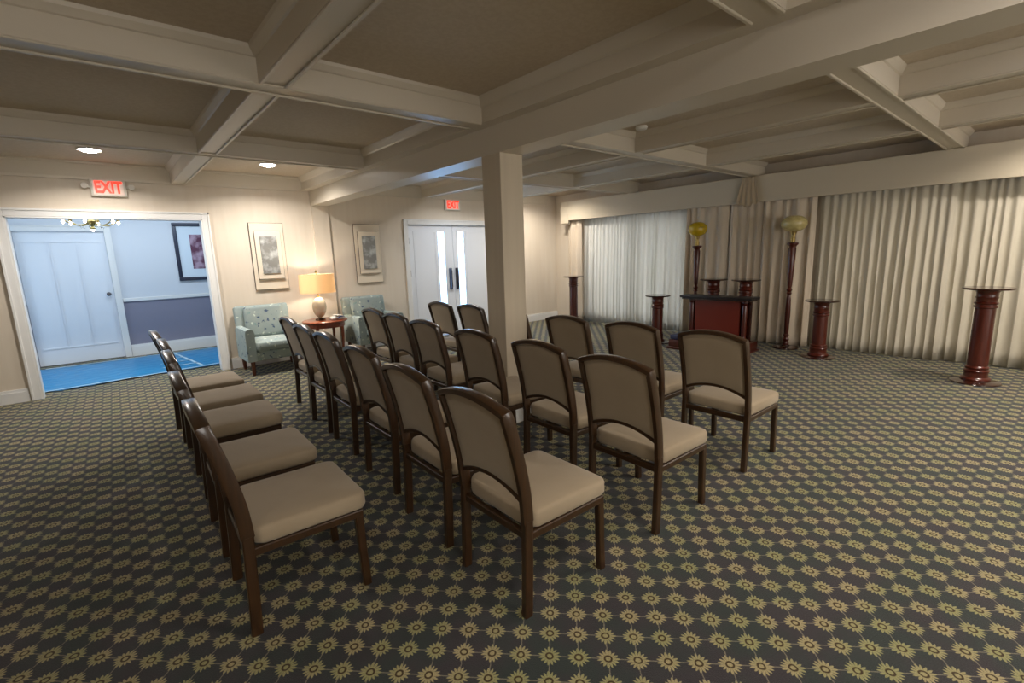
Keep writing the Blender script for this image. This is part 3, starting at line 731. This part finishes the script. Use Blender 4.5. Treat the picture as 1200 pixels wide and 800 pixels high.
# ------------------------------------------------------------------ wall art
def art(x, label):
    r = empty('wall_art', (x, YW-.0015, 1.54)); tag(r, label, 'wall art', 'pair of layered wall panels')
    def pan(name, w, h, cz, ya, yb, m_, par):
        return MB().box(-w/2, w/2, ya, yb, cz-h/2, cz+h/2, .003, 1).build(name, m_, par, smooth=False)
    a = pan('outer_panel', .44, .93, 0, -.03, 0, PANELM, r); pan('edge', .452, .942, 0, -.022, -.0005, PANELE, a)
    b_ = pan('inner_panel', .34, .67, .02, -.062, -.0305, PANELM, r); pan('edge', .348, .678, .02, -.054, -.031, PANELE, b_)
    pr_ = mat('grey_blossom_print', srgb(128, 128, 124), .6, noise=(9, srgb(186, 188, 186), .45, .65, (1, 1, 1)))
    pan('print', .225, .52, .02, -.078, -.0625, pr_, r)
art(1.885, 'layered cream wall panel with grey blossom print left of the lamp')
art(3.385, 'layered cream wall panel with grey blossom print beside the double doors')

# ------------------------------------------------------------------ exit signs
REDM = mat('exit_red', (1, .05, .02, 1), .4, emis=(1, .03, .01, 1), estr=1.5)
LITW = mat('lit_sign_face', srgb(235, 215, 200), .4, emis=(1, .8, .75, 1), estr=.12)
def text_mesh(txt, size, name, m, parent, loc, ext=.003, bold=.008):
    cu = bpy.data.curves.new('t', 'FONT'); cu.body = txt; cu.size = size; cu.extrude = ext; cu.align_x = 'CENTER'; cu.align_y = 'CENTER'; cu.offset = bold
    ob = bpy.data.objects.new('t', cu); C.objects.link(ob)
    bpy.context.view_layer.update()
    me = bpy.data.meshes.new_from_object(ob.evaluated_get(bpy.context.evaluated_depsgraph_get())); bpy.data.objects.remove(ob)
    me.materials.clear(); me.materials.append(m); me.name = name
    o = bpy.data.objects.new(name, me); C.objects.link(o); o.parent = parent; o.location = loc; o.rotation_euler = (PI/2, 0, 0)
    return o
def exit_sign(x, z, w, h, label, ears):
    r = empty('exit_sign', (x, YW-.001, z)); tag(r, label, 'exit sign', 'red exit signs on the back wall')
    MB().box(-w/2, w/2, -.05, 0, -h/2, h/2, .008).build('housing', PLAST, r)
    MB().box(-w/2+.025, w/2-.025, -.053, -.0505, -h/2+.018, h/2-.018).build('face', LITW, r, smooth=False)
    t_ = text_mesh('EXIT', .185, 'letters', REDM, r, (0, -.0555, .0), .0015, .006)
    sx = (w-.075)/max(t_.dimensions.x, .01); t_.scale = (sx, 1, 1)
    if ears:
        for s in (-1, 1):
            q = MB().box(min(s*w/2, s*(w/2+.022)), max(s*w/2, s*(w/2+.022)), -.04, -.012, .0, .03)
            q.rings([[(s*(w/2+.05)+rr*math.cos(a*PI/10), -.026-z_, .018+rr*math.sin(a*PI/10)) for a in range(20)] for rr, z_ in ((.01, -.02), (.028, -.018), (.034, .02), (.03, .026), (.012, .027))])
            q.build('lamp_head', PLAST, r)
exit_sign(.225, 2.383, .33, .19, 'lit red EXIT sign with side lamp heads above the hallway opening', True)
exit_sign(5.07, 2.372, .33, .19, 'lit red EXIT sign above the double doors', False)

# ------------------------------------------------------------------ recessed lights
LENS = mat('downlight_lens', (1, 1, 1, 1), .4, emis=(1, .96, .92, 1), estr=60)
def downlight(x, y, power, col, label, spread=150):
    r = empty('recessed_light', (x, y, ZC)); tag(r, label, 'recessed light', 'recessed ceiling lights')
    MB().lathe([(.078, -.001), (.10, -.001), (.102, -.008), (.098, -.012), (.078, -.006)], n=32).build('trim_ring', TRIM, r)
    MB().lathe([(.01, -.002), (.078, -.002), (.078, -.012), (.06, -.024), (.01, -.03)], n=32).build('lens', LENS, r)
    l = bpy.data.lights.new('recessed_lamp', 'AREA'); l.shape = 'DISK'; l.size = .15; l.energy = power; l.color = col; l.spread = R(spread)
    ob = bpy.data.objects.new('recessed_lamp', l); C.objects.link(ob); ob.location = (x, y, ZC-.035)
WARM = (1, .90, .78)
downlight(.10, 6.70, 34, (1, .93, .86), 'lit recessed light above the hallway opening')
downlight(1.78, 6.68, 34, (1, .93, .86), 'lit recessed light above the armchair by the hallway opening')
EXTRA = [(4.95, 6.5, 20, (.93, .96, 1), 'behind the column'), (6.75, 6.75, 26, WARM, 'over the corner of the valance'),
 (1.7, .1, 8, WARM, 'added nearest over the viewpoint'), (-.1, .2, 6, WARM, 'added over the viewpoint toward the left wall'), (-.1, -2.3, 10, WARM, 'added far behind the viewpoint by the left wall'),
 (1.7, -2.3, 14, WARM, 'added far behind the viewpoint by the main beam'), (3.6, .2, 15, WARM, 'just past the main beam beside the viewpoint'), (5.3, -.2, 22, WARM, 'midway to the curtains beside the viewpoint'),
 (6.85, -.1, 30, WARM, 'nearest the curtains beside the viewpoint'), (3.6, -2.3, 18, WARM, 'added far behind the viewpoint past the main beam'), (5.3, -2.3, 18, WARM, 'added far behind the viewpoint toward the curtains')]
for x, y, p, c_, lab in EXTRA: downlight(x, y, p, c_, 'recessed ceiling light '+lab)  # all out of view; lamps over and behind the viewpoint are added

# smoke detector
sd = MB().lathe([(.02, 0), (.055, 0), (.058, -.012), (.05, -.03), (.03, -.036), (.01, -.037)], n=28).build('smoke_detector', WHITE)
sd.location = (4.24, 2.93, ZC-.0005); tag(sd, 'round white smoke detector on the ceiling beside the main beam', 'smoke detector')

# hall lighting: unseen area lamps added for the cool blue light
def area(name, loc, rot, sx, sy, e, col, spread=180):
    l = bpy.data.lights.new(name, 'AREA'); l.shape = 'RECTANGLE'; l.size = sx; l.size_y = sy; l.energy = e; l.color = col; l.spread = R(spread)
    o = bpy.data.objects.new(name, l); C.objects.link(o); o.location = loc; o.rotation_euler = rot
    return o
area('hall_ceiling_fill', (.6, 8.8, 2.6), (0, 0, 0), 2.2, .9, 38, (.72, .86, 1))
area('hall_end_fill', (-2.3, 8.8, 1.3), (0, R(-90), 0), 1.6, 1.4, 24, (.62, .81, 1))  # added side fill; the end wall has no window
area('door_daylight', (5.05, YW+.10, .8), (R(-115), 0, 0), .5, .5, 0.01, (.4, .65, 1))

# ------------------------------------------------------------------ camera / world
cam = bpy.data.cameras.new('camera'); co = bpy.data.objects.new('camera', cam); C.objects.link(co)
yaw, pit, rol = R(40.3048), R(10.5167), R(-1.8607)
f = Vector((math.sin(yaw)*math.cos(pit), math.cos(yaw)*math.cos(pit), -math.sin(pit)))
r = Vector((math.cos(yaw), -math.sin(yaw), 0)); u = r.cross(f)
r2 = r*math.cos(rol)+u*math.sin(rol); u2 = -r*math.sin(rol)+u*math.cos(rol)
M = Matrix((r2, u2, -f)).transposed().to_4x4(); M.translation = (0, 0, 1.48); co.matrix_world = M
cam.sensor_width = 36; cam.lens = 558.7/1200*36; cam.clip_start = .02
bpy.context.scene.camera = co
w = bpy.data.worlds.new('world'); bpy.context.scene.world = w; w.use_nodes = True
w.node_tree.nodes['Background'].inputs[0].default_value = (.75, .85, 1, 1); w.node_tree.nodes['Background'].inputs[1].default_value = .6
vs = bpy.context.scene.view_settings
vs.view_transform = 'Standard'; vs.look = 'None'; vs.gamma = 1; vs.use_curve_mapping = False; vs.exposure = 0.0
